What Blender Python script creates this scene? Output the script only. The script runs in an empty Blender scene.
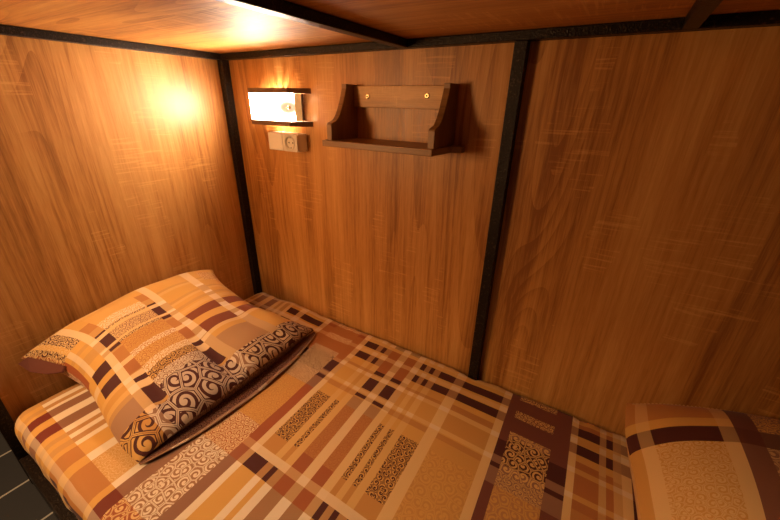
import bpy, bmesh, math, random
from mathutils import Vector, Matrix, noise as mnoise

sc = bpy.context.scene
COL = sc.collection
PI = math.pi

# ---------------------------------------------------------------- camera
cam_d = bpy.data.cameras.new('camera')
cam = bpy.data.objects.new('camera', cam_d)
COL.objects.link(cam)
cam_d.sensor_fit = 'HORIZONTAL'
cam_d.sensor_width = 36.0
cam_d.lens = 352.11 / 780 * 36.0
cam_d.clip_start = 0.01
# rows: image right, image down, view direction
RR = ((0.8496, 0.5270, 0.0193), (0.2289, -0.3369, -0.9133), (-0.4748, 0.7803, -0.4069))
r_, d_, f_ = (Vector(v).normalized() for v in RR)
mat = Matrix((r_, -d_, -f_)).transposed().to_4x4()
mat.translation = Vector((1.3841, -0.9949, 0.8616))
cam.matrix_world = mat
sc.camera = cam

# ---------------------------------------------------------------- world, aisle light, exposure
w = bpy.data.worlds.new('world')
sc.world = w
w.use_nodes = True
w.node_tree.nodes['Background'].inputs[0].default_value = (1.0, 0.85, 0.72, 1)
w.node_tree.nodes['Background'].inputs[1].default_value = 0.02

def area(name, loc, aim, size, size_y, power, color):
    l = bpy.data.lights.new(name, 'AREA')
    l.shape = 'RECTANGLE'; l.size = size; l.size_y = size_y
    l.energy = power; l.color = color
    o = bpy.data.objects.new(name, l)
    COL.objects.link(o)
    o.location = loc
    o.rotation_euler = (Vector(aim) - Vector(loc)).to_track_quat('-Z', 'Y').to_euler()
    return o
area('aisle_fill_light', (0.0, -1.45, 0.80), (0.35, -0.1, 0.4), 0.28, 0.34, 11.6, (1.0, 0.52, 0.21))  # unseen light, added close to the bunk to brighten the back wall's left
area('bed_fill_light', (0.30, -1.75, 1.80), (0.5, -0.5, 0.0), 0.4, 0.4, 20.0, (1.0, 0.71, 0.42))  # unseen light, added high over the aisle to brighten the bed

sc.view_settings.view_transform = 'Standard'
sc.view_settings.look = 'None'
sc.view_settings.gamma = 1.0
sc.view_settings.use_curve_mapping = False
sc.view_settings.exposure = 0.0
LAMP_GLASS = 140.0
LAMP_COLOR = (1.0, 0.75, 0.54)
LAMP_BULB = 5.0

# ---------------------------------------------------------------- node helpers
class NT:
    def __init__(self, name):
        self.m = bpy.data.materials.new(name)
        self.m.use_nodes = True
        self.t = self.m.node_tree
        self.p = self.t.nodes['Principled BSDF']
    def n(self, typ, **kw):
        nd = self.t.nodes.new(typ)
        for k, v in kw.items():
            setattr(nd, k, v)
        return nd
    def link(self, a, b):
        self.t.links.new(a, b)
    def put(self, sock, v):
        if hasattr(v, 'is_output'):
            self.link(v, sock)
        else:
            sock.default_value = v
    def math(self, op, a, b=0.0, c=None, clamp=False):
        nd = self.n('ShaderNodeMath', operation=op, use_clamp=clamp)
        self.put(nd.inputs[0], a); self.put(nd.inputs[1], b)
        if c is not None: self.put(nd.inputs[2], c)
        return nd.outputs[0]
    def mapping(self, vec, scale=(1, 1, 1), loc=(0, 0, 0), rot=(0, 0, 0)):
        nd = self.n('ShaderNodeMapping')
        self.link(vec, nd.inputs['Vector'])
        nd.inputs['Scale'].default_value = scale
        nd.inputs['Location'].default_value = loc
        nd.inputs['Rotation'].default_value = rot
        return nd.outputs[0]
    def noise(self, vec, scale=1.0, detail=3.0, rough=0.5, dist=0.0):
        nd = self.n('ShaderNodeTexNoise')
        self.link(vec, nd.inputs['Vector'])
        nd.inputs['Scale'].default_value = scale
        nd.inputs['Detail'].default_value = detail
        nd.inputs['Roughness'].default_value = rough
        nd.inputs['Distortion'].default_value = dist
        return nd.outputs['Fac']
    def ramp(self, fac, stops, interp='LINEAR'):
        nd = self.n('ShaderNodeValToRGB')
        nd.color_ramp.interpolation = interp
        el = nd.color_ramp.elements
        while len(el) < len(stops): el.new(0.5)
        for e, (p, c) in zip(el, stops):
            e.position = p
            e.color = c if len(c) == 4 else (*c, 1)
        self.link(fac, nd.inputs[0])
        return nd.outputs[0]
    def mix(self, fac, a, b, blend='MIX'):
        nd = self.n('ShaderNodeMix', data_type='RGBA', blend_type=blend)
        self.put(nd.inputs[0], fac)
        self.put(nd.inputs[6], a if hasattr(a, 'is_output') or len(a) == 4 else (*a, 1))
        self.put(nd.inputs[7], b if hasattr(b, 'is_output') or len(b) == 4 else (*b, 1))
        return nd.outputs[2]
    def bump(self, h, strength=0.2, dist=0.01):
        nd = self.n('ShaderNodeBump')
        self.link(h, nd.inputs['Height'])
        nd.inputs['Strength'].default_value = strength
        nd.inputs['Distance'].default_value = dist
        self.link(nd.outputs[0], self.p.inputs['Normal'])

def wood(name, across, along, dark, mid, light, rough=0.42, seed=0.0, scale=1.0, spec=0.5):
    """laminate oak: streaks along one axis, cathedral arches, fine pores and faint saw marks"""
    N = NT(name)
    tc = N.n('ShaderNodeTexCoord').outputs['Object']
    sep = N.n('ShaderNodeSeparateXYZ'); N.link(tc, sep.inputs[0])
    a = N.math('MULTIPLY', sep.outputs['XYZ'.index(across)], scale)
    l = N.math('MULTIPLY', sep.outputs['XYZ'.index(along)], scale)
    cmb = N.n('ShaderNodeCombineXYZ')
    N.link(a, cmb.inputs[0]); N.link(l, cmb.inputs[1]); cmb.inputs[2].default_value = seed
    v = cmb.outputs[0]
    big = N.noise(N.mapping(v, (3.4, 0.42, 1)), 1.0, 1.0, 0.4, 0.3)
    rings = N.math('FRACT', N.math('MULTIPLY', big, 34.0))
    rings = N.math('POWER', rings, 1.6)
    ringmask = N.ramp(N.noise(N.mapping(v, (3.1, 0.5, 1), (5.3, 2.2, 0)), 1.0, 1.0), [(0.47, (0, 0, 0)), (0.62, (1, 1, 1))])
    rings = N.math('MULTIPLY', rings, ringmask)
    streak = N.noise(N.mapping(v, (11.0, 0.55, 1), (0, 0, 3)), 1.0, 6.0, 0.6, 0.25)
    fine = N.noise(N.mapping(v, (130.0, 3.2, 1), (0, 0, 7)), 1.0, 3.0, 0.6)
    pores = N.noise(N.mapping(v, (420.0, 22.0, 1), (0, 0, 9)), 1.0, 2.0, 0.5)
    saw = N.noise(N.mapping(v, (9.0, 150.0, 1), (0, 0, 11)), 1.0, 2.0, 0.5)
    sawm = N.noise(N.mapping(v, (7.0, 3.0, 1), (3, 1, 13)), 1.0, 1.0)
    h = N.math('MULTIPLY', streak, 0.85)
    h = N.math('ADD', h, N.math('MULTIPLY', N.math('SUBTRACT', fine, 0.5), 0.42))
    h = N.math('ADD', h, N.math('MULTIPLY', N.math('SUBTRACT', pores, 0.5), 0.22))
    h = N.math('SUBTRACT', h, N.math('MULTIPLY', rings, 0.12))
    sw = N.math('MULTIPLY', N.math('GREATER_THAN', sawm, 0.56), N.math('MULTIPLY', N.math('SUBTRACT', saw, 0.55, clamp=True), 1.1))
    h = N.math('ADD', h, sw)
    col = N.ramp(h, [(0.22, dark), (0.41, mid), (0.62, light)])
    N.link(col, N.p.inputs['Base Color'])
    N.link(N.math('ADD', N.math('MULTIPLY', fine, 0.14), rough - 0.07), N.p.inputs['Roughness'])
    N.p.inputs['Specular IOR Level'].default_value = spec
    N.bump(N.math('ADD', fine, pores), 0.10, 0.001)
    return N.m

OAK = ((0.28, 0.102, 0.020), (0.52, 0.235, 0.056), (0.66, 0.345, 0.105))
M_wall_x = wood('oak_laminate_left', 'Y', 'Z', *OAK, seed=1.7)
M_wall_y = wood('oak_laminate_back', 'X', 'Z', *OAK, seed=4.1)
M_wall_y2 = wood('oak_laminate_back_second', 'X', 'Z', *OAK, seed=8.6)
M_ceil = wood('oak_laminate_ceiling', 'Y', 'X', *OAK, seed=12.4, rough=0.58, spec=0.30)
SH = ((0.12, 0.052, 0.016), (0.24, 0.115, 0.038), (0.32, 0.165, 0.058))
M_shelf_h = wood('shelf_wood_long', 'Z', 'X', *SH, seed=3.0, scale=2.0, rough=0.42)
M_shelf_s = wood('shelf_wood_back', 'Z', 'X', (0.34, 0.15, 0.034), (0.54, 0.26, 0.062), (0.68, 0.38, 0.110), seed=6.0, scale=2.0, rough=0.42)
M_shelf_v = wood('shelf_wood_upright', 'Y', 'Z', *SH, seed=5.0, scale=2.0, rough=0.42)

def plain(name, col, rough=0.5, metal=0.0, bump=None, spec=0.5):
    N = NT(name)
    N.p.inputs['Base Color'].default_value = (*col, 1)
    N.p.inputs['Roughness'].default_value = rough
    N.p.inputs['Metallic'].default_value = metal
    N.p.inputs['Specular IOR Level'].default_value = spec
    tc = N.n('ShaderNodeTexCoord').outputs['Object']
    if bump:
        N.bump(N.noise(tc, bump[0], 2.0), bump[1], bump[2])
    else:
        nz = N.noise(tc, 60.0, 2.0)
        N.link(N.math('ADD', N.math('MULTIPLY', nz, 0.08), rough - 0.04), N.p.inputs['Roughness'])
    return N.m

def hammered():
    N = NT('black_hammered_paint')
    tc = N.n('ShaderNodeTexCoord').outputs['Object']
    vo = N.n('ShaderNodeTexVoronoi'); N.link(tc, vo.inputs['Vector']); vo.inputs['Scale'].default_value = 330.0
    nz = N.noise(tc, 190.0, 2.0)
    col = N.ramp(nz, [(0.58, (0.011, 0.006, 0.004)), (0.76, (0.070, 0.044, 0.026))])
    N.link(col, N.p.inputs['Base Color'])
    N.p.inputs['Roughness'].default_value = 0.36
    N.p.inputs['Specular IOR Level'].default_value = 0.22
    N.bump(N.math('ADD', vo.outputs['Distance'], nz), 0.45, 0.002)
    return N.m
M_frame = hammered()
M_plastic = plain('white_plastic', (0.90, 0.87, 0.82), 0.35)
M_plastic_in = plain('ivory_plastic', (0.80, 0.75, 0.67), 0.4)
M_hole = plain('black_hole', (0.01, 0.01, 0.01), 0.8)
M_brass = plain('brass_screw', (0.62, 0.45, 0.24), 0.32, 1.0)
M_steel = plain('steel_clip', (0.55, 0.53, 0.5), 0.35, 1.0)
M_cap = plain('dark_bronze_wood', (0.13, 0.062, 0.028), 0.38, 0.0)
M_bracket = plain('bronze_bracket', (0.16, 0.085, 0.04), 0.4, 0.2)

def glass_mat():
    N = NT('lit_opal_glass')
    N.p.inputs['Base Color'].default_value = (0.9, 0.86, 0.8, 1)
    N.p.inputs['Roughness'].default_value = 0.25
    tc = N.n('ShaderNodeTexCoord').outputs['Object']
    N.p.inputs['Emission Color'].default_value = (*LAMP_COLOR, 1)
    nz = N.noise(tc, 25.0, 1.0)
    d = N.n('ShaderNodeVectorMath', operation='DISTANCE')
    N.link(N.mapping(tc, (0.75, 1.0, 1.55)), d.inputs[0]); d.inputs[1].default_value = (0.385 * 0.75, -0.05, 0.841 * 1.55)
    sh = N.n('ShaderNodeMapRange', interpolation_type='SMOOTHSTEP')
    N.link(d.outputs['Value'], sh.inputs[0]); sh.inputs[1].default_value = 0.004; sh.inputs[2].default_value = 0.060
    sh = N.math('POWER', sh.outputs[0], 4.5)  # shade of an unmodelled lamp holder near the knob, put into the emission
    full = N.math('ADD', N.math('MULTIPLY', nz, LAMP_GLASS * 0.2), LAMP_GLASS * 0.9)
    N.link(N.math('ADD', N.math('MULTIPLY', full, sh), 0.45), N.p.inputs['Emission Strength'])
    return N.m
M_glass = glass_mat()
def side_glass_mat():
    N = NT('amber_side_glass')
    N.p.inputs['Base Color'].default_value = (0.55, 0.32, 0.12, 1)
    N.p.inputs['Roughness'].default_value = 0.2
    tc = N.n('ShaderNodeTexCoord').outputs['Object']
    N.p.inputs['Emission Color'].default_value = (1.0, 0.52, 0.17, 1)
    N.link(N.math('ADD', N.math('MULTIPLY', N.noise(tc, 40.0), 0.5), 0.25), N.p.inputs['Emission Strength'])
    return N.m
M_side_glass = side_glass_mat()

def tile_mat():
    N = NT('dark_plank_tile')
    tc = N.n('ShaderNodeTexCoord').outputs['Object']
    br = N.n('ShaderNodeTexBrick')
    br.offset = 0.5
    N.link(N.mapping(tc, (1, 1, 1), (0.0, 0.0, 0), (0, 0, PI / 2)), br.inputs['Vector'])
    br.inputs['Scale'].default_value = 1.0
    br.inputs['Brick Width'].default_value = 0.9
    br.inputs['Row Height'].default_value = 0.19
    br.inputs['Mortar Size'].default_value = 0.0035
    br.inputs['Mortar Smooth'].default_value = 0.1
    br.inputs['Color1'].default_value = (0.028, 0.028, 0.030, 1)
    br.inputs['Color2'].default_value = (0.038, 0.038, 0.040, 1)
    br.inputs['Mortar'].default_value = (0.34, 0.32, 0.28, 1)
    grain = N.noise(N.mapping(tc, (90, 4, 1)), 1.0, 4.0, 0.6)
    col = N.mix(N.math('MULTIPLY', grain, 0.7), br.outputs['Color'], (0.02, 0.02, 0.02), 'MULTIPLY')
    N.link(br.outputs['Color'], N.p.inputs['Base Color'])
    N.p.inputs['Roughness'].default_value = 0.45
    N.bump(grain, 0.2, 0.002)
    return N.m
M_tile = tile_mat()

def fabric():
    """cotton print: cell colours carried by the mesh ('ground', 'ink'), scroll ornament drawn by nodes"""
    N = NT('plaid_cotton')
    uv = N.n('ShaderNodeUVMap').outputs[0]
    g = N.n('ShaderNodeAttribute'); g.attribute_name = 'ground'
    k = N.n('ShaderNodeAttribute'); k.attribute_name = 'ink'
    def scroll(cell, turns, thr):
        v = N.mapping(uv, (1 / cell, 1 / cell, 1))
        vo = N.n('ShaderNodeTexVoronoi', voronoi_dimensions='2D', feature='F1')
        N.link(v, vo.inputs['Vector']); vo.inputs['Scale'].default_value = 1.0; vo.inputs['Randomness'].default_value = 0.9
        df = N.n('ShaderNodeVectorMath', operation='SUBTRACT')
        N.link(v, df.inputs[0]); N.link(vo.outputs['Position'], df.inputs[1])
        s = N.n('ShaderNodeSeparateXYZ'); N.link(df.outputs[0], s.inputs[0])
        cs = N.n('ShaderNodeSeparateColor'); N.link(vo.outputs['Color'], cs.inputs[0])
        th = N.math('ARCTAN2', s.outputs[1], s.outputs[0])
        sg = N.math('SUBTRACT', N.math('MULTIPLY', N.math('GREATER_THAN', cs.outputs[0], 0.5), 2.0), 1.0)
        arg = N.math('ADD', N.math('MULTIPLY', th, sg), N.math('MULTIPLY', vo.outputs['Distance'], turns * 2 * PI))
        arg = N.math('ADD', arg, N.math('MULTIPLY', cs.outputs[1], 6.28))
        spiral = N.math('GREATER_THAN', N.math('SINE', arg), thr)
        ve = N.n('ShaderNodeTexVoronoi', voronoi_dimensions='2D', feature='DISTANCE_TO_EDGE')
        N.link(v, ve.inputs['Vector']); ve.inputs['Scale'].default_value = 1.0; ve.inputs['Randomness'].default_value = 0.9
        edge = N.math('GREATER_THAN', ve.outputs['Distance'], 0.115)
        eye = N.math('LESS_THAN', vo.outputs['Distance'], 0.12)
        ring = N.math('COMPARE', ve.outputs['Distance'], 0.035, 0.026)
        return N.math('MAXIMUM', N.math('MAXIMUM', N.math('MULTIPLY', spiral, edge), ring), eye)
    small = scroll(0.0150, 2.3, 0.0)
    medium = scroll(0.027, 2.6, 0.10)
    large = scroll(0.050, 2.9, -0.10)
    pick = N.math('GREATER_THAN', k.outputs['Alpha'], 0.85)
    pmid = N.math('SUBTRACT', N.math('GREATER_THAN', k.outputs['Alpha'], 0.6), pick)
    psm = N.math('SUBTRACT', 1.0, N.math('ADD', pick, pmid))
    m = N.math('ADD', N.math('ADD', N.math('MULTIPLY', large, pick), N.math('MULTIPLY', medium, pmid)), N.math('MULTIPLY', small, psm))
    on = N.math('GREATER_THAN', k.outputs['Alpha'], 0.25)
    col = N.mix(N.math('MULTIPLY', m, on), g.outputs['Color'], k.outputs['Color'])
    weave = N.noise(N.mapping(uv, (900, 900, 1)), 1.0, 1.0)
    N.link(N.mix(N.math('MULTIPLY', weave, 0.16), col, (0.25, 0.18, 0.12), 'MULTIPLY'), N.p.inputs['Base Color'])
    N.p.inputs['Roughness'].default_value = 0.72
    N.p.inputs['Specular IOR Level'].default_value = 0.25
    N.p.inputs['Sheen Weight'].default_value = 0.08
    N.bump(weave, 0.12, 0.0006)
    return N.m
M_cloth = fabric()

# ---------------------------------------------------------------- mesh helpers
def obj(name, bm, mat_, parent=None, smooth=False, bevel=0.0, segs=2):
    bmesh.ops.recalc_face_normals(bm, faces=bm.faces)
    me = bpy.data.meshes.new(name)
    bm.to_mesh(me); bm.free()
    me.materials.append(mat_)
    if smooth:
        for p in me.polygons: p.use_smooth = True
    o = bpy.data.objects.new(name, me)
    COL.objects.link(o)
    if parent: o.parent = parent
    if bevel:
        b = o.modifiers.new('bevel', 'BEVEL'); b.width = bevel; b.segments = segs; b.limit_method = 'ANGLE'
        b.harden_normals = False
    return o

def thing(name, label, cat, loc=(0, 0, 0), group=None):
    o = bpy.data.objects.new(name, None)
    o.empty_display_size = 0.05
    COL.objects.link(o)
    o.location = loc
    o['label'] = label; o['category'] = cat
    if group: o['group'] = group
    return o

def box(bm, lo, hi):
    vs = [bm.verts.new((x, y, z)) for x in (lo[0], hi[0]) for y in (lo[1], hi[1]) for z in (lo[2], hi[2])]
    for f in ((0, 1, 3, 2), (4, 6, 7, 5), (0, 4, 5, 1), (2, 3, 7, 6), (0, 2, 6, 4), (1, 5, 7, 3)):
        bm.faces.new([vs[i] for i in f])

def boxbm(lo, hi):
    bm = bmesh.new(); box(bm, lo, hi); return bm

def prism(bm, pts, axis, a, b):
    """extrude a 2-D outline along an axis from a to b"""
    def P(p, t):
        if axis == 'x': return (t, p[0], p[1])
        if axis == 'y': return (p[0], t, p[1])
        return (p[0], p[1], t)
    A = [bm.verts.new(P(p, a)) for p in pts]
    B = [bm.verts.new(P(p, b)) for p in pts]
    n = len(pts)
    bm.faces.new(A); bm.faces.new(B[::-1])
    for i in range(n):
        bm.faces.new((A[i], A[(i + 1) % n], B[(i + 1) % n], B[i]))

def lathe(bm, centre, axis, prof, n=24):
    """profile of (radius, offset) pairs turned about an axis through centre; axis 'y' points to -y"""
    rings = []
    c = Vector(centre)
    for r, h in prof:
        ring = []
        for i in range(n):
            a = 2 * PI * i / n
            if axis == 'y': p = c + Vector((r * math.cos(a), -h, r * math.sin(a)))
            elif axis == 'x': p = c + Vector((h, r * math.cos(a), r * math.sin(a)))
            else: p = c + Vector((r * math.cos(a), r * math.sin(a), h))
            ring.append(bm.verts.new(p))
        rings.append(ring)
    for A, B in zip(rings, rings[1:]):
        for i in range(n):
            bm.faces.new((A[i], A[(i + 1) % n], B[(i + 1) % n], B[i]))
    bm.faces.new(rings[0]); bm.faces.new(rings[-1][::-1])

# ---------------------------------------------------------------- setting
H = 1.0            # underside of the upper steel tubes above the mattress top
ZF = -0.285        # floor
CZ = 1.021         # underside of the upper boards
def struct(name, bm, m, bevel=0.0):
    o = obj(name, bm, m, bevel=bevel); o['kind'] = 'structure'; return o
struct('floor', boxbm((-2.5, -3.6, ZF - 0.05), (3.6, 0.05, ZF)), M_tile)
struct('wall_left', boxbm((-0.020, -0.927, ZF), (0.0, 0.0, CZ)), M_wall_x, 0.001)
struct('wall_back', boxbm((0.0, 0.0, ZF), (1.14, 0.02, CZ)), M_wall_y)
struct('wall_back', boxbm((1.14, 0.0, ZF), (2.35, 0.02, CZ)), M_wall_y2)
struct('wall_aisle', boxbm((-2.5, -3.6, ZF), (-2.45, 0.0, 2.3)), plain('aisle_paint', (0.55, 0.50, 0.44), 0.8))
struct('wall_end', boxbm((-2.5, 0.0, ZF), (-0.001, 0.05, 2.3)), bpy.data.materials['aisle_paint'])
struct('ceiling', boxbm((-0.02, -0.965, CZ), (2.35, 0.02, CZ + 0.018)), M_ceil)

# ---------------------------------------------------------------- steel bunk frame
fr = thing('bunk_bed_frame', 'black hammered steel tube frame holding the oak panels, from floor to ceiling', 'bed frame', (0, 0, ZF))
fr_off = Vector((0, 0, -ZF))
def fpart(name, lo, hi, bev=0.002):
    o = obj(name, boxbm(lo, hi), M_frame, fr, bevel=bev)
    o.location = fr_off
    return o
e = 0.0005
fpart('post', (0.0, -0.030, ZF), (0.030, 0.0, CZ - e))                  # corner
fpart('post', (1.124, -0.028, ZF), (1.155, 0.0, H))                     # middle of the back wall
fpart('post', (0.0, -0.960, ZF), (0.030, -0.928, CZ - e))               # front left
fpart('beam', (0.0305, -0.030, H), (2.35, 0.0, CZ - e))                 # along the back wall
fpart('beam', (0.0, -0.928, H), (0.028, -0.0305, CZ - e))               # along the left wall
fpart('beam', (0.0305, -0.960, H), (2.35, -0.930, CZ - e))              # along the front
fpart('crossbeam', (0.808, -0.9295, H), (0.838, -0.0305, CZ - e))
fpart('crossbeam', (1.437, -0.9295, H), (1.463, -0.0305, CZ - e))
fpart('front_rail', (0.0305, -0.958, ZF), (2.35, -0.930, -0.170))

# ---------------------------------------------------------------- plaid printing
def srgb(*c):
    return tuple(((v / 255) / 12.92 if v / 255 <= 0.04045 else ((v / 255 + 0.055) / 1.055) ** 2.4) for v in c)
OR = (0.63, 0.335, 0.080)     # orange tan ground
CR = (0.77, 0.62, 0.44)       # cream
LT = (0.70, 0.44, 0.185)       # light crossing stripe
TN = (0.40, 0.205, 0.085)     # tan brown
BR = (0.27, 0.125, 0.068)     # brown
RU = (0.33, 0.085, 0.026)     # rust
DK = (0.070, 0.013, 0.010)    # dark brown
MR = (0.16, 0.045, 0.028)     # maroon
RO = (0.46, 0.19, 0.05)       # rust orange
def lerp(a, b, f): return tuple(x + (y - x) * f for x, y in zip(a, b))

def cloth_mesh(name, us, vs, fn, cell, parent, flip=False):
    """grid over pattern coordinates us x vs; fn(u, v) -> 3-D point; cell(u, v) -> ground, ink, ink flag"""
    nu, nv = len(us), len(vs)
    verts = [fn(u, v) for v in vs for u in us]
    faces, data = [], []
    for j in range(nv - 1):
        for i in range(nu - 1):
            a = j * nu + i
            q = (a, a + 1, a + nu + 1, a + nu)
            faces.append(q[::-1] if flip else q)
            data.append(cell((us[i] + us[i + 1]) / 2, (vs[j] + vs[j + 1]) / 2))
    me = bpy.data.meshes.new(name)
    me.from_pydata([tuple(p) for p in verts], [], faces)
    g = me.color_attributes.new('ground', 'FLOAT_COLOR', 'CORNER')
    k = me.color_attributes.new('ink', 'FLOAT_COLOR', 'CORNER')
    uvl = me.uv_layers.new(name='pattern')
    for p, (gc, kc, fl) in zip(me.polygons, data):
        p.use_smooth = True
        for li in p.loop_indices:
            g.data[li].color = (*gc, 1.0)
            k.data[li].color = (*kc, fl)
            vi = me.loops[li].vertex_index
            uvl.data[li].uv = (us[vi % nu] * UVS[0], vs[vi // nu] * UVS[1])
    me.materials.append(M_cloth)
    o = bpy.data.objects.new(name, me)
    COL.objects.link(o)
    if parent: o.parent = parent
    return o
UVS = (1.0, 1.0)

def lines(bounds, lo, hi, step):
    b = sorted({round(x, 5) for x in bounds if lo <= x <= hi} | {lo, hi})
    out = []
    for p, q in zip(b, b[1:]):
        n = max(1, math.ceil((q - p) / step))
        out += [p + (q - p) * i / n for i in range(n)]
    return out + [b[-1]]

# columns of the sheet print: (left, right, kind), measured at v = 0.6
COLS = [(-0.2, 0.040, 'w'), (0.040, 0.066, 'b'), (0.066, 0.084, 'w'), (0.084, 0.101, 'b'), (0.101, 0.114, 'w'),
        (0.114, 0.149, 'k'), (0.149, 0.181, 'w'), (0.181, 0.222, 'k'), (0.222, 0.245, 'w'), (0.245, 0.262, 'b'),
        (0.262, 0.280, 'w'), (0.280, 0.302, 'b'), (0.302, 0.320, 'w'), (0.320, 0.374, 'o'), (0.374, 0.404, 'W'),
        (0.404, 0.512, 'p'), (0.512, 0.535, 'W'), (0.535, 0.575, 'm'), (0.575, 0.690, 'd'), (0.690, 0.724, 'm'),
        (0.724, 0.745, 'W'), (0.745, 0.797, 'o1'), (0.797, 0.818, 'w1'), (0.818, 0.834, 'o2'), (0.834, 0.857, 'w1'),
        (0.857, 0.896, 'r'), (0.896, 0.924, 'W'), (0.924, 0.962, 'r'), (0.962, 0.986, 'W1'), (0.986, 1.003, 'o3'),
        (1.003, 1.021, 'w2'), (1.021, 1.036, 'o3'), (1.036, 1.058, 'w2'), (1.058, 1.114, 'o4'), (1.114, 1.146, 'W2'),
        (1.146, 1.277, 'B'), (1.277, 1.300, 'W2'), (1.300, 1.325, 'm2'), (1.325, 1.435, 'd2'), (1.435, 1.453, 'm2'),
        (1.453, 1.479, 'm2'), (1.479, 1.497, 'W2'), (1.497, 1.552, 'o5'), (1.552, 1.568, 'w3'), (1.568, 1.584, 'o5'),
        (1.584, 1.603, 'w3'), (1.603, 1.625, 'W2'), (1.625, 2.2, 'm2')]
ROWS = [-0.1, 0.012, 0.028, 0.046, 0.062, 0.094, 0.103, 0.122, 0.125, 0.159, 0.166, 0.182, 0.192, 0.200, 0.205, 0.222, 0.276, 0.281,
        0.296, 0.300, 0.314, 0.320, 0.363, 0.552, 0.557, 0.598, 0.621, 0.624, 0.663, 0.72, 0.866, 0.918, 0.940, 0.955, 0.985, 1.0, 1.04, 1.06]
SKEW = 0.036
def between(v, *ab):
    return any(a <= v < b for a, b in ab)
RA, RB = (0.062, 0.094), (0.125, 0.159)
NO = (0, 0, 0)
def sheet_cell(u, v):
    kind = 'o'
    for a, b, kd in COLS:
        if a <= u < b: kind = kd; break
    light_row = between(v, (0.103, 0.122), (0.205, 0.222), (0.281, 0.296), (0.598, 0.621), (0.918, 0.940), (0.028, 0.046))
    brown_row = between(v, (0.192, 0.205), (0.300, 0.318))
    g, k, fl = OR, NO, 0.0
    if v >= 0.866:                                   # the front border
        dark = between(v, (0.955, 0.985), (1.0, 1.04))
        if kind in ('w', 'W', 'w1', 'W1', 'w2', 'W2', 'w3'): g = OR if not dark else LT
        elif kind == 'b': g = lerp(OR, TN, .45)
        elif kind == 'k': g = (0.17, 0.025, 0.012) if v < 0.918 else BR
        elif kind in ('d', 'd2'): return (RO, DK, 1.0) if False else (RU, LT, 0.7)
        elif kind == 'm': g = (0.17, 0.03, 0.014)
        elif kind in ('o', 'o1', 'p'): g = RO if not dark else DK
        else: g = RO
        if kind == 'o' and dark: g = DK
        if light_row: g = lerp(g, CR, 0.35)
        return g, k, fl
    if v >= 0.664:                                   # the cream striped field at the front
        if kind in ('w', 'W', 'w1', 'W1', 'w2', 'W2', 'w3'): g = CR
        elif kind == 'b': g = lerp(TN, OR, .25)
        elif kind in ('k', 'm', 'm2'): g = BR
        elif kind == 'r': g = lerp(TN, BR, .35)
        elif kind == 'p': return (lerp(OR, CR, .25), lerp(OR, TN, .25), 0.5)
        elif kind in ('d', 'd2'): return (lerp(TN, BR, .5), CR, 0.7)
        elif kind == 'B': return (RO, OR, 0.5)
        else: g = OR
        return g, k, fl
    band = v >= 0.621                                # the dark crossing row
    if kind in ('w', 'b', 'k', 'o', 'p'):
        if kind == 'w': g = LT
        elif kind == 'b': g = lerp(TN, OR, .4)
        elif kind == 'k': g = BR
        elif kind == 'p': g = OR
        if kind in ('p', 'o') and between(v, RA, RB): g = DK
        if light_row: g = lerp(g, CR, .45)
        if brown_row: g = lerp(g, TN, .5)
        if band: g = lerp(g, TN, .6)
        return g, k, fl
    if kind in ('W', 'W1', 'W2'):
        g = lerp(LT, CR, .25)
        if kind == 'W2': g = LT
        if between(v, RA, RB, (0.182, 0.200), (0.222, 0.276), (0.300, 0.314)) and kind != 'W2': g = lerp(LT, TN, .45)
        if kind == 'W2' and between(v, RA, RB): g = lerp(TN, BR, .4)
        if kind == 'W1' and v > 0.32: g = LT
        if light_row: g = lerp(g, CR, .5)
        if band: g = lerp(TN, LT, .35)
        return g, k, fl
    if kind in ('d', 'd2'):
        dim = 0.0 if kind == 'd' else 0.35
        ink = lerp(LT, CR, .3) if kind == 'd' else lerp(OR, LT, .35)
        gr = lerp(RU, RO, .55) if kind == 'd' else MR
        if between(v, (0.012, 0.046), (0.094, 0.125)): return (gr, ink, 0.5)
        if v < 0.182: return (gr, NO, 0.0)
        if v < 0.32:
            return ((DK if between(v, (0.205, 0.296)) else BR), ink, 0.5 if kind == 'd' else 0.7)
        if v < 0.363: return (lerp(TN, BR, .4) if kind == 'd' else BR, lerp(ink, TN, .3), 0.5)
        if v < 0.557: return (lerp(RO, OR, .25), lerp(OR, RO, .15), 0.5) if kind == 'd' else (lerp(RO, TN, .5), lerp(OR, RO, .3), 0.7)
        return (lerp(RU, RO, .3), ink, 0.5)
    if kind in ('m', 'm2'):
        g = RU if kind == 'm' else MR
        if between(v, (0.012, 0.028), (0.222, 0.276), (0.300, 0.314)): g = DK
        elif between(v, (0.276, 0.300), (0.314, 0.363)): g = BR
        elif between(v, (0.06, 0.205)) and kind == 'm': g = lerp(RU, RO, .5)
        elif v > 0.363 and kind == 'm': g = RU
        if light_row and kind == 'm': g = lerp(g, LT, .4)
        if band: g = lerp(RU, BR, .3)
        return g, k, fl
    if kind in ('o1', 'o2', 'o3', 'o4'):
        if between(v, RA, RB): g = DK
        elif between(v, (0.363, 0.552)): return (OR, DK, 0.5)
        elif between(v, (0.552, 0.598)): g = lerp(OR, RO, .6)
        elif between(v, (0.094, 0.125), (0.03, 0.062)): g = lerp(OR, LT, .3)
        elif kind != 'o1' and v < 0.32: g = lerp(OR, RO, .25)
        if light_row: g = lerp(g, LT if v < .3 else CR, .55)
        if brown_row: g = lerp(g, RO, .75)
        if band: g = DK
        return g, k, fl
    if kind in ('w1', 'w2', 'w3'):
        g = lerp(OR, LT, .45)
        if between(v, RA, RB): g = lerp(TN, RO, .2)
        if brown_row: g = lerp(g, RO, .6)
        if light_row: g = lerp(g, CR, .5)
        if kind == 'w3': g = lerp(g, TN, .35)
        if band: g = lerp(TN, OR, .2)
        return g, k, fl
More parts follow.
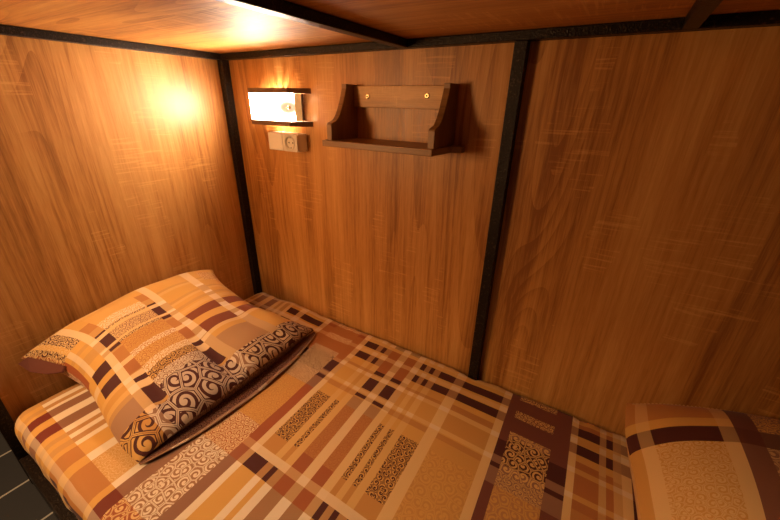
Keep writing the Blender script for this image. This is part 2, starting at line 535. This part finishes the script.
    if kind == 'r':
        g = lerp(OR, LT, .3)
        if between(v, (-0.1, 0.02), (0.03, 0.046), (0.182, 0.200), (0.222, 0.276), (0.300, 0.314)): g = DK
        elif between(v, (0.06, 0.182)): g = lerp(RU, RO, .35)
        elif between(v, (0.182, 0.32)): g = lerp(OR, TN, .5)
        elif between(v, (0.32, 0.363)): g = TN
        elif between(v, (0.363, 0.552)): return (lerp(RU, RO, .5), lerp(RU, RO, .95), 0.5)
        elif v >= 0.552: g = lerp(RU, RO, .12)
        if light_row: g = lerp(g, LT, .55)
        return g, k, fl
    if kind == 'B':
        if between(v, RA, RB): g = DK
        elif v >= 0.363: return (lerp(RO, OR, .45), lerp(OR, RO, .05), 0.7)
        elif between(v, (0.182, 0.205)): g = RO
        elif between(v, (0.222, 0.281)): g = lerp(OR, RO, .55)
        elif v > 0.3 : g = lerp(OR, RO, .3)
        else: g = OR
        if v < 0.012: g = lerp(OR, RO, .4)
        if brown_row: g = lerp(g, RO, .7)
        if light_row: g = lerp(g, LT, .5)
        return g, k, fl
    if kind == 'o5':
        g = lerp(RO, RU, .5)
        if between(v, RA, RB): g = DK
        elif light_row: g = lerp(OR, RO, .4)
        elif between(v, (0.094, 0.125), (0.159, 0.182)): g = lerp(OR, RO, .3)
        if v > 0.318: g = RO
        return g, k, fl
    return g, k, fl

# ---------------------------------------------------------------- mattress
def mattress_point(x, v):
    """plan position (x, v) wrapped over a box with rounded edges; v runs from the back wall to the front"""
    x0, x1, v0, v1 = 0.070, 1.93, 0.038, 0.890
    dx = min(0, x - x0) + max(0, x - x1)
    dv = min(0, v - v0) + max(0, v - v1)
    d = math.hypot(dx, dv)
    bx, bv = min(max(x, x0), x1), min(max(v, v0), v1)
    z = 0.0
    wr = mnoise.noise(Vector((x * 7, v * 9, 0.3))) * 0.0035 + mnoise.noise(Vector((x * 22, v * 5, 2.3))) * 0.0012
    # gathered cloth near the wall and at the left end
    wr += 0.006 * math.exp(-((v - 0.02) / 0.035) ** 2) * (0.4 + mnoise.noise(Vector((x * 30, 1.2, 0))) )
    wr += 0.012 * math.exp(-((x - 0.30) / 0.12) ** 2 - ((v - 0.05) / 0.05) ** 2)
    if d > 0:
        r = 0.026 if dv < 0 else 0.048
        ang = min(d / r, PI / 2)
        off = r * math.sin(ang)
        z = max(-r * (1 - math.cos(ang)) - max(0, d - r * PI / 2), -0.160)
        if z < -0.10: off -= 0.25 * (-0.10 - z)
        bx += dx / d * off; bv += dv / d * off
        if dv > 0 or dx < 0:
            wv = mnoise.noise(Vector((x * 26, v * 6, 5.0))) * 0.006 * min(1, d / 0.1)
            bx += dx / d * wv; bv += dv / d * wv
    # the sheet is pressed in where the steel posts stand against it
    bv = max(bv, 0.034 * math.exp(-(max(0.0, abs(x - 1.1395) - 0.020) / 0.02) ** 2))
    bv = max(bv, 0.036 * math.exp(-(max(0.0, bx - 0.034) / 0.02) ** 2))
    if bx < 0.034: bv = min(bv, 0.924)
    return Vector((bx, -bv, z + wr))

mt = thing('mattress', 'bed mattress in a brown and orange plaid fitted sheet along the oak wall', 'mattress', (0, 0, ZF))
us = lines([a for a, b, k in COLS], -0.095, 2.06, 0.016)
vs = lines(ROWS, -0.13, 1.065, 0.014)
sheet = cloth_mesh('fitted_sheet', us, vs, lambda u, v: mattress_point(u + SKEW * (v - 0.6), v), sheet_cell, mt, flip=True)
sheet.location = fr_off
# the mattress base under the sheet
core = obj('mattress_core', boxbm((0.085, -0.88, -0.224), (1.90, -0.07, -0.03)), plain('ticking', (0.5, 0.45, 0.38), 0.8), mt, bevel=0.02)
core.location = fr_off
slats = obj('slat_base', boxbm((0.035, -0.925, -0.255), (2.3, -0.032, -0.225)), M_frame, fr)
slats.location = fr_off

# ---------------------------------------------------------------- pillows
def prof(u, p, q):
    return max(0.0, 1 - abs(2 * u - 1) ** p) ** q

def left_pillow_pt(s, t, side):
    """s runs from the left wall to the right, t from the front to the back; side +1 top, -1 underside"""
    A, B, Cc, D = Vector((0.030, -0.8561, 0.1525)), Vector((0.53, -0.8063, 0.012)), Vector((0.5116, -0.140, 0.022)), Vector((0.035, -0.2323, 0.1973))
    P = A * (1 - s) * (1 - t) + B * s * (1 - t) + Cc * s * t + D * (1 - s) * t
    P.y += 0.0611 * 6.75 * s * (1 - s) ** 2 * (1 - t) ** 2 - 0.0785 * 4 * s * (1 - s) * t ** 2
    P.x += 0.03 * 4 * t * (1 - t) * s ** 6 - 0.05 * 4 * s * (1 - s) * (1 - t) ** 2
    P.z += 0.032 * 4 * t * (1 - t) * (1 - s) ** 3 - 0.0408 * 4 * s * (1 - s) * (1 - t) ** 2
    P.z += 0.040 * (4 * t * (1 - t)) * s ** 8
    th = prof(s, 3.06, 0.568) * prof(t, 3.44, 0.449)
    wr = mnoise.noise(Vector((s * 4, t * 5, 1.0))) * 0.009 + mnoise.noise(Vector((s * 10, t * 6, 4.0))) * 0.0035
    # creases that run in from the open end
    for t0, wd, dp in ((0.45, 0.050, 0.070), (0.17, 0.035, 0.040), (0.74, 0.06, 0.030)):
        wr -= dp * math.exp(-((t - t0 - 0.10 * (1 - s)) / wd) ** 2) * max(0.0, (s - 0.6) / 0.4) * (1.15 - s) * 2.2
    if side > 0:
        P.z += th * 0.0948 + wr * min(1, th * 2)
        P.x += 0.015 * th * s
    else:
        P.z -= th * 0.15
        P.z = max(P.z, 0.008)
    P.z = max(P.z, 0.009)
    P.x = max(P.x, 0.006 if side > 0 else 0.007)
    return P

PU = (0.37, 0.195, 0.105)
BE = (0.54, 0.40, 0.29)
def left_pillow_cell(s, t):
    g, k, fl = OR, NO, 0.0
    big = 1.0
    W1, W2, W3 = (0.110, 0.148), (0.500, 0.548), (0.762, 0.818)
    wcol = between(s, (0.285, 0.312), (0.388, 0.402), (0.52, 0.56), (0.64, 0.67), (0.70, 0.742))
    if t < 0.11:
        if s < 0.215:
            if t < 0.008: g = lerp(OR, LT, .6)
            elif t < 0.03: return DK, LT, 0.5
            elif t < 0.055: return OR, LT, 0.5
            else: return DK, LT, 0.5
            return RU, LT, 0.5
        if s < 0.45:
            g = lerp(OR, TN, .35) if between(s, (0.26, 0.285), (0.32, 0.38)) else OR
            if between(t, (0.026, 0.05)): g = lerp(g, CR, .6)
            if t < 0.012: g = RU
        elif s < 0.52: g = DK if t > 0.03 else OR
        elif s < 0.56: g = OR if t > 0.03 else lerp(OR, CR, .5)
        elif s < 0.635: g = DK if t > 0.03 else OR
        elif s < 0.73: g = lerp(OR, LT, .3) if s < 0.66 or s > .70 else lerp(OR, RO, .3)
        elif s < 0.86: g = PU if s > .76 else lerp(PU, OR, .5)
        else: return (DK, lerp(OR, LT, .2), big) if t < .06 else (DK, lerp(RO, OR, .5), big)
        return g, k, fl
    if between(t, W1, W2, W3):
        if s > 0.88 and t < 0.6: return lerp(PU, MR, .3), lerp(CR, BE, .4), big
        if s > 0.90: return DK, lerp(CR, LT, .5), big
        if between(s, (0.485, 0.55), (0.605, 0.675)) and not between(t, W1): g = lerp(TN, LT, .35)
        elif between(s, (0.31, 0.38), (0.405, 0.43), (0.745, 0.855)) : g = lerp(TN, LT, .5)
        else: g = lerp(LT, CR, .35)
        if wcol: g = lerp(g, CR, .75)
        if s > 0.70 and t > .45: g = lerp(PU, LT, .55)
        if s < 0.05: g = LT
        return g, k, fl
    if between(t, (0.148, 0.205), (0.448, 0.500)):
        g = lerp(OR, TN, .45)
        if s < 0.145: g = OR
        elif s < 0.22: g = RO
        if between(s, (0.27, 0.285), (0.315, 0.385), (0.408, 0.432), (0.672, 0.70)): g = DK
        elif between(s, (0.447, 0.53), (0.56, 0.635)): g = RO if s < .54 else lerp(RU, RO, .5)
        elif 0.745 <= s < 0.855: g = DK
        elif s >= 0.87: return (DK, BE, big)
        elif wcol: g = lerp(LT, CR, .25)
        return g, k, fl
    if t < 0.448:
        if s < 0.205: g = lerp(OR, LT, .15)
        elif s < 0.27: return lerp(OR, TN, .15), CR, 0.5
        elif s < 0.285: return DK, LT, 0.5
        elif s < 0.312: g = LT
        elif s < 0.388: return BR, LT, 0.5
        elif s < 0.402: g = LT
        elif s < 0.42: return DK, LT, 0.5
        elif s < 0.495: return RO, lerp(OR, RO, .2), 0.5
        elif s < 0.518: g = lerp(RO, OR, .5)
        elif s < 0.555: return RO, CR, 0.5
        elif s < 0.635: return RO, lerp(OR, LT, .2), 0.5
        elif s < 0.68: return lerp(RO, OR, .5), CR, 0.5
        elif s < 0.735: return DK, lerp(OR, LT, .3), 0.5
        elif s < 0.79: return BR, lerp(CR, BE, .4), 0.5
        else: return (DK, BE, big)
        return g, k, fl
    # back field
    if s > 0.885: return DK, (lerp(BE, LT, .4)), big
    if 0.485 <= s < 0.55 or 0.605 <= s < 0.675: g = lerp(RU, DK, .45)
    elif 0.675 <= s < 0.70: g = LT
    elif 0.735 <= s < 0.885: g = lerp(PU, OR, .25) if t < 0.76 else OR
    elif between(s, (0.20, 0.225), (0.33, 0.35), (0.40, 0.425)): g = lerp(OR, TN, .35)
    elif between(s, (0.225, 0.245), (0.35, 0.37), (0.44, 0.47)): g = lerp(OR, LT, .4)
    if t > 0.86 and 0.10 < s < 0.25: return RO, LT, 0.5
    return g, k, fl

pl = thing('pillow', 'plaid pillow with swirling scroll border tilted up against the left oak wall', 'pillow', (0.3, -0.5, 0.0))
pl_off = Vector((-0.3, 0.5, 0.0))
UVS = (0.56, 0.68)
ps = lines([0.03, 0.10, 0.145, 0.2, 0.205, 0.215, 0.22, 0.245, 0.25, 0.26, 0.27, 0.285, 0.312, 0.32, 0.33, 0.35, 0.37, 0.38, 0.385, 0.388, 0.402, 0.408,
            0.42, 0.425, 0.432, 0.44, 0.447, 0.45, 0.47, 0.485, 0.495, 0.518, 0.52, 0.53, 0.55, 0.555, 0.56, 0.605, 0.635, 0.64, 0.66, 0.67, 0.675, 0.68,
            0.70, 0.73, 0.735, 0.742, 0.745, 0.76, 0.79, 0.855, 0.86, 0.87, 0.88, 0.885, 0.90, 0.01, 0.02, 0.98, 0.99], 0, 1, 0.014)
pt = lines([0.008, 0.012, 0.026, 0.03, 0.05, 0.055, 0.06, 0.11, 0.148, 0.205, 0.448, 0.5, 0.548, 0.762, 0.818, 0.86, 0.003, 0.985, 0.993], 0, 1, 0.014)
UVS = (0.56, 0.68)
o = cloth_mesh('pillowcase', ps, pt, lambda s, t: left_pillow_pt(s, t, 1), left_pillow_cell, pl); o.location = pl_off
def under_cell(s, t):
    if s > 0.9: return (DK, lerp(BR, BE, .3), 0.5)
    return (RU, LT, 0.5) if t < 0.2 else (BR, NO, 0.0)
us2 = [i / 44 for i in range(45)]
o = cloth_mesh('pillow_underside', us2, us2, lambda s, t: left_pillow_pt(s, t, -1), under_cell, pl, flip=True); o.location = pl_off
# folded corner of the case hanging at the wall
bm = bmesh.new()
leaf = [(0.025, -0.8654, 0.1362), (0.045, -0.8531, 0.1065), (0.075, -0.8283, 0.0948), (0.105, -0.7994, 0.0954), (0.11, -0.7906, 0.1146), (0.075, -0.8163, 0.1357), (0.04, -0.8423, 0.1528)]
A_ = [bm.verts.new(p) for p in leaf]
B_ = [bm.verts.new((p[0] + 0.002, p[1] + 0.004, p[2] - 0.004)) for p in leaf]
bm.faces.new(A_); bm.faces.new(B_[::-1])
for i in range(len(leaf)):
    j = (i + 1) % len(leaf); bm.faces.new((A_[i], A_[j], B_[j], B_[i]))
o = obj('pillowcase_corner', bm, plain('maroon_cotton', MR, 0.75), pl); o.location = pl_off
# lower lip of the open pillowcase end, lying on the sheet
def lip_pt(a, t):
    base = left_pillow_pt(1.0, t, -1)
    k4 = 4 * t * (1 - t)
    out = Vector((0.535 + 0.062 * k4 ** 0.8 - 0.015 * t, base.y, 0.0075 + 0.002 * math.sin(t * 23)))
    ins = Vector((base.x - 0.03 * k4, base.y, min(base.z, 0.010 + 0.010 * k4)))
    q = ins.lerp(out, min(a, 1.0))
    if a > 1.0: q = Vector((out.x - 0.012 * k4, out.y, out.z - 0.0035))
    return q
def lip_cell(a, t):
    if a > 0.80: return (lerp(PU, CR, .35) if between(t, (0.1, 0.17), (0.5, 0.55)) else PU), NO, 0.0
    return DK, BR, 0.5
UVS = (0.08, 0.68)
o = cloth_mesh('pillowcase_flap', [0, 0.2, 0.4, 0.6, 0.8, 0.9, 1.0, 1.2], [i / 60 for i in range(61)], lip_pt, lip_cell, pl, flip=False); o.location = pl_off

def right_pillow_pt(s, t, side):
    """s from the left edge to the right, t from the back wall to the front"""
    x0, x1, y0, y1 = 1.572, 2.12, -0.030, -0.72
    x = x0 + (x1 - x0) * s; y = y0 + (y1 - y0) * t
    zb = 0.122 + 0.108 * (1 - (1 - s) ** 2.4) * (1 - t) ** 2 - 0.055 * 4 * t * (1 - t) * (1 - s) ** 6
    x += 0.085 * t * (1 - s) ** 3 - 0.012 * math.exp(-((t - 0.12) / 0.12) ** 2) * (1 - s) ** 4
    th = prof(s, 2.5, 0.62) * prof(t, 3.4, 0.6)
    wr = mnoise.noise(Vector((s * 4 + 7, t * 5, 1.0))) * 0.010 + mnoise.noise(Vector((s * 12, t * 6, 9.0))) * 0.003
    if side > 0:
        return Vector((x, y, zb + 0.095 * th + wr * min(1, th * 2)))
    return Vector((x, y, max(0.006, zb - 0.22 * th)))
def right_pillow_cell(s, t):
    g, k, fl = OR, NO, 0.0
    lightc = between(s, (0.028, 0.066), (0.255, 0.297))
    if t < 0.11: g = RO if s < .297 else MR
    elif t < 0.15: g = OR
    elif t < 0.212: g = DK
    if t < 0.212:
        if lightc: g = lerp(g, LT, .45)
        if 0.297 <= s < 0.365: g = lerp(MR, DK, .3) if t > .15 else MR
        if s >= 0.365: return (BR, OR, 0.5) if t < 0.15 else (lerp(DK, BR, .4), NO, 0.0)
        return g, k, fl
    if s < 0.028: g = lerp(OR, RO, .3)
    elif lightc: g = LT
    elif s < 0.255: return lerp(OR, RO, .25), LT, 0.5
    elif 0.297 <= s < 0.365: g = lerp(BR, MR, .5)
    elif s >= 0.365: return BR, lerp(LT, TN, .3), 0.7
    return g, k, fl
pr = thing('pillow', 'plump plaid pillow with dark band along its top edge at the right bed end', 'pillow', (1.83, -0.37, 0.0))
pr_off = Vector((-1.83, 0.37, 0.0))
UVS = (0.54, 0.70)
o = cloth_mesh('pillowcase', lines([0.028, 0.066, 0.255, 0.297, 0.365, 0.005, 0.015], 0, 1, 0.02), lines([0.11, 0.15, 0.212, 0.005, 0.015], 0, 1, 0.02),
               lambda s, t: right_pillow_pt(s, t, 1), right_pillow_cell, pr, flip=True); o.location = pr_off
o = cloth_mesh('pillow_underside', us2, us2, lambda s, t: right_pillow_pt(s, t, -1), lambda s, t: (OR, NO, 0.0), pr); o.location = pr_off
# sewn seam along the back edge
bm = bmesh.new()
for i in range(34):
    a = right_pillow_pt(0.02 + i * 0.013, 0.012, 1); b = right_pillow_pt(0.02 + i * 0.013 + 0.007, 0.012, 1)
    m = Vector((0.0, 0.0, 0.0012))
    box(bm, (a.x, a.y - 0.0008, min(a.z, b.z) - 0.001), (b.x, a.y + 0.0008, max(a.z, b.z) + 0.0012))
o = obj('stitching', bm, plain('thread', (0.66, 0.40, 0.16), 0.7), pr); o.location = pr_off

# ---------------------------------------------------------------- wall lamp
LX0, LX1, LZ0, LZ1 = 0.186, 0.412, 0.797, 0.885
lamp = thing('wall_lamp', 'lit wall lamp with white glass front and dark caps above the wall socket', 'lamp', (0.297, 0.0, 0.84))
lo_ = Vector((-0.297, 0.0, -0.84))
def cap(z0, z1):
    bm = bmesh.new()
    pts = [(0.200, -0.064), (0.400, -0.064), (0.447, -0.010), (0.447, 0.0)]
    n = 11                                           # slots along the wall side let the light out
    xs = [0.425 - (i // 2) * (0.256 / n) - (i % 2) * 0.0165 for i in range(2 * n)]
    for i in range(0, 2 * n, 2):
        pts += [(xs[i], 0.0), (xs[i], -0.020), (xs[i + 1], -0.020), (xs[i + 1], 0.0)]
    pts += [(0.147, 0.0), (0.147, -0.010)]
    prism(bm, pts, 'z', z0, z1)
    o = obj('cap', bm, M_cap, lamp); o.location = lo_
    o['label'] = 'dark trapezoid cap'
cap(LZ1 + 0.001, LZ1 + 0.017)
cap(LZ0 - 0.017, LZ0 - 0.001)
bm = bmesh.new()
outer, inner = [], []
for i in range(13):
    a = i / 12
    x = LX0 + (LX1 - LX0) * a
    b = 4 * a * (1 - a)
    outer.append((x, -0.050 - 0.006 * b)); inner.append((x, -0.0465 - 0.006 * b))
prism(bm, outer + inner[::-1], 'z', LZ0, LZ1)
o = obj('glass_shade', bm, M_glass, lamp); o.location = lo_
o['label'] = 'glowing white glass front'
for x in (LX0, LX1 - 0.003):
    bm = bmesh.new(); box(bm, (x, -0.0455, LZ0), (x + 0.003, -0.014, LZ1))
    o = obj('side_glass', bm, M_side_glass, lamp); o.location = lo_
    o['label'] = 'amber side strip of the glass'
    bm = bmesh.new(); box(bm, (x, -0.0135, LZ0), (x + 0.003, -0.001, LZ1))
    o = obj('side_bracket', bm, M_bracket, lamp); o.location = lo_
o = obj('back_plate', boxbm((0.20, -0.004, LZ0), (0.40, 0.0, LZ1)), M_plastic_in, lamp); o.location = lo_
bm = bmesh.new(); lathe(bm, (0.391, -0.0515, 0.841), 'y', [(0.0025, -0.002), (0.0065, 0.0), (0.0065, 0.004), (0.0045, 0.006), (0.0035, 0.011), (0.001, 0.012)], 14)
o = obj('screw_knob', bm, M_brass, lamp, smooth=False); o.location = lo_
bl = bpy.data.lights.new('bulb', 'POINT'); bl.energy = LAMP_BULB; bl.color = LAMP_COLOR; bl.shadow_soft_size = 0.014
bo = bpy.data.objects.new('bulb', bl); COL.objects.link(bo); bo.parent = lamp; bo.location = Vector((0.30, -0.026, 0.841)) + lo_

# ---------------------------------------------------------------- wall socket
sk = thing('wall_socket', 'small cream surface-mounted socket on the back wall just below the lamp', 'socket', (0.34, 0.0, 0.723))
so = Vector((-0.34, 0.0, -0.723))
SX0, SX1, SZ0, SZ1 = 0.264, 0.415, 0.692, 0.755
def sput(o): o.location = so; return o
sput(obj('housing', boxbm((SX0, -0.046, SZ0), (SX1, 0.0, SZ1)), M_plastic, sk, bevel=0.005, segs=3))
sput(obj('blank_plate', boxbm((SX0 + 0.001, -0.052, SZ0 + 0.001), (0.3395, -0.0455, SZ1 - 0.001)), M_plastic, sk, bevel=0.004, segs=3))
bm = bmesh.new()
cx, cz = 0.3775, (SZ0 + SZ1) / 2
# face plate with a round well: square outside, circle inside
n = 32
sq, ci = [], []
hx, hz = 0.0365, 0.0305
for i in range(n):
    a = 2 * PI * i / n
    ca, sa = math.cos(a), math.sin(a)
    m = 1 / max(abs(ca) / hx, abs(sa) / hz)
    sq.append((cx + ca * m, cz + sa * m)); ci.append((cx + 0.0235 * ca, cz + 0.0235 * sa))
rows = [[bm.verts.new((x, -0.0455, z)) for x, z in sq], [bm.verts.new((x, -0.051, z)) for x, z in sq],
        [bm.verts.new((x, -0.052, z)) for x, z in [(cx + (p - cx) * .95, cz + (q - cz) * .95) for p, q in sq]],
        [bm.verts.new((cx + (x - cx) * 1.12, -0.052, cz + (z - cz) * 1.12)) for x, z in ci],
        [bm.verts.new((x, -0.0555, z)) for x, z in ci], [bm.verts.new((cx + (x - cx) * .9, -0.053, cz + (z - cz) * .9)) for x, z in ci],
        [bm.verts.new((cx + (x - cx) * .84, -0.0462, cz + (z - cz) * .84)) for x, z in ci]]
for A, B in zip(rows, rows[1:]):
    for i in range(n): bm.faces.new((A[i], A[(i + 1) % n], B[(i + 1) % n], B[i]))
bm.faces.new(rows[-1])
sput(obj('socket_plate', bm, M_plastic_in, sk))
for dx in (-0.0095, 0.0095):
    bm = bmesh.new(); lathe(bm, (cx + dx, -0.0463, cz), 'y', [(0.0026, -0.001), (0.0026, 0.0006)], 14)
    sput(obj('pin_hole', bm, M_hole, sk))
for dz in (-0.0175, 0.0175):
    bm = bmesh.new(); box(bm, (cx - 0.003, -0.0515, cz + dz - 0.0022), (cx + 0.003, -0.0455, cz + dz + 0.0022))
    sput(obj('earth_clip', bm, M_steel, sk, bevel=0.0008))

# ---------------------------------------------------------------- wall shelf
sh = thing('wall_shelf', 'small empty brown wooden shelf with curved sides screwed to the back wall', 'shelf', (0.80, 0.0, 0.75))
sf = Vector((-0.80, 0.0, -0.75))
def shput(o): o.location = sf; return o
ZB0, ZB1 = 0.737, 0.755
bm = bmesh.new()
prism(bm, [(0.585, 0.0), (1.020, 0.0), (1.020, -0.030), (0.993, -0.036), (0.983, -0.140), (0.612, -0.140), (0.606, -0.036), (0.585, -0.030)], 'z', ZB0, ZB1)
shput(obj('shelf_board', bm, M_shelf_h, sh, bevel=0.0015))
side = [(0.0, ZB1), (-0.133, ZB1), (-0.133, 0.797)]
for i in range(5):                                   # small rounded shoulder
    a = i / 4 * PI / 2
    side.append((-0.125 - 0.008 * math.cos(a), 0.797 + 0.008 * math.sin(a)))
for i in range(1, 13):                               # hollow sweep up to the narrow top
    a = i / 12
    side.append((-0.122 + 0.066 * (a ** 0.62), 0.806 + 0.094 * (a ** 1.25)))
side += [(-0.056, 0.912), (0.0, 0.912)]
for x in (0.627, 0.966):
    bm = bmesh.new(); prism(bm, side, 'x', x, x + 0.018)
    shput(obj('side_panel', bm, M_shelf_v, sh, bevel=0.0012))
shput(obj('back_slat', boxbm((0.645, -0.018, 0.848), (0.966, 0.0, 0.908)), M_shelf_s, sh, bevel=0.0012))
for x, z in ((0.697, 0.879), (0.900, 0.882)):
    bm = bmesh.new(); lathe(bm, (x, -0.018, z), 'y', [(0.0075, -0.0005), (0.0075, 0.0012), (0.0055, 0.0022), (0.0025, 0.0022), (0.0022, 0.0010)], 18)
    s_ = shput(obj('screw', bm, M_brass, sh))
    bm = bmesh.new(); lathe(bm, (x, -0.0188, z), 'y', [(0.0024, 0.0), (0.0024, 0.0032)], 10)
    h_ = obj('screw_slot', bm, M_hole, s_)
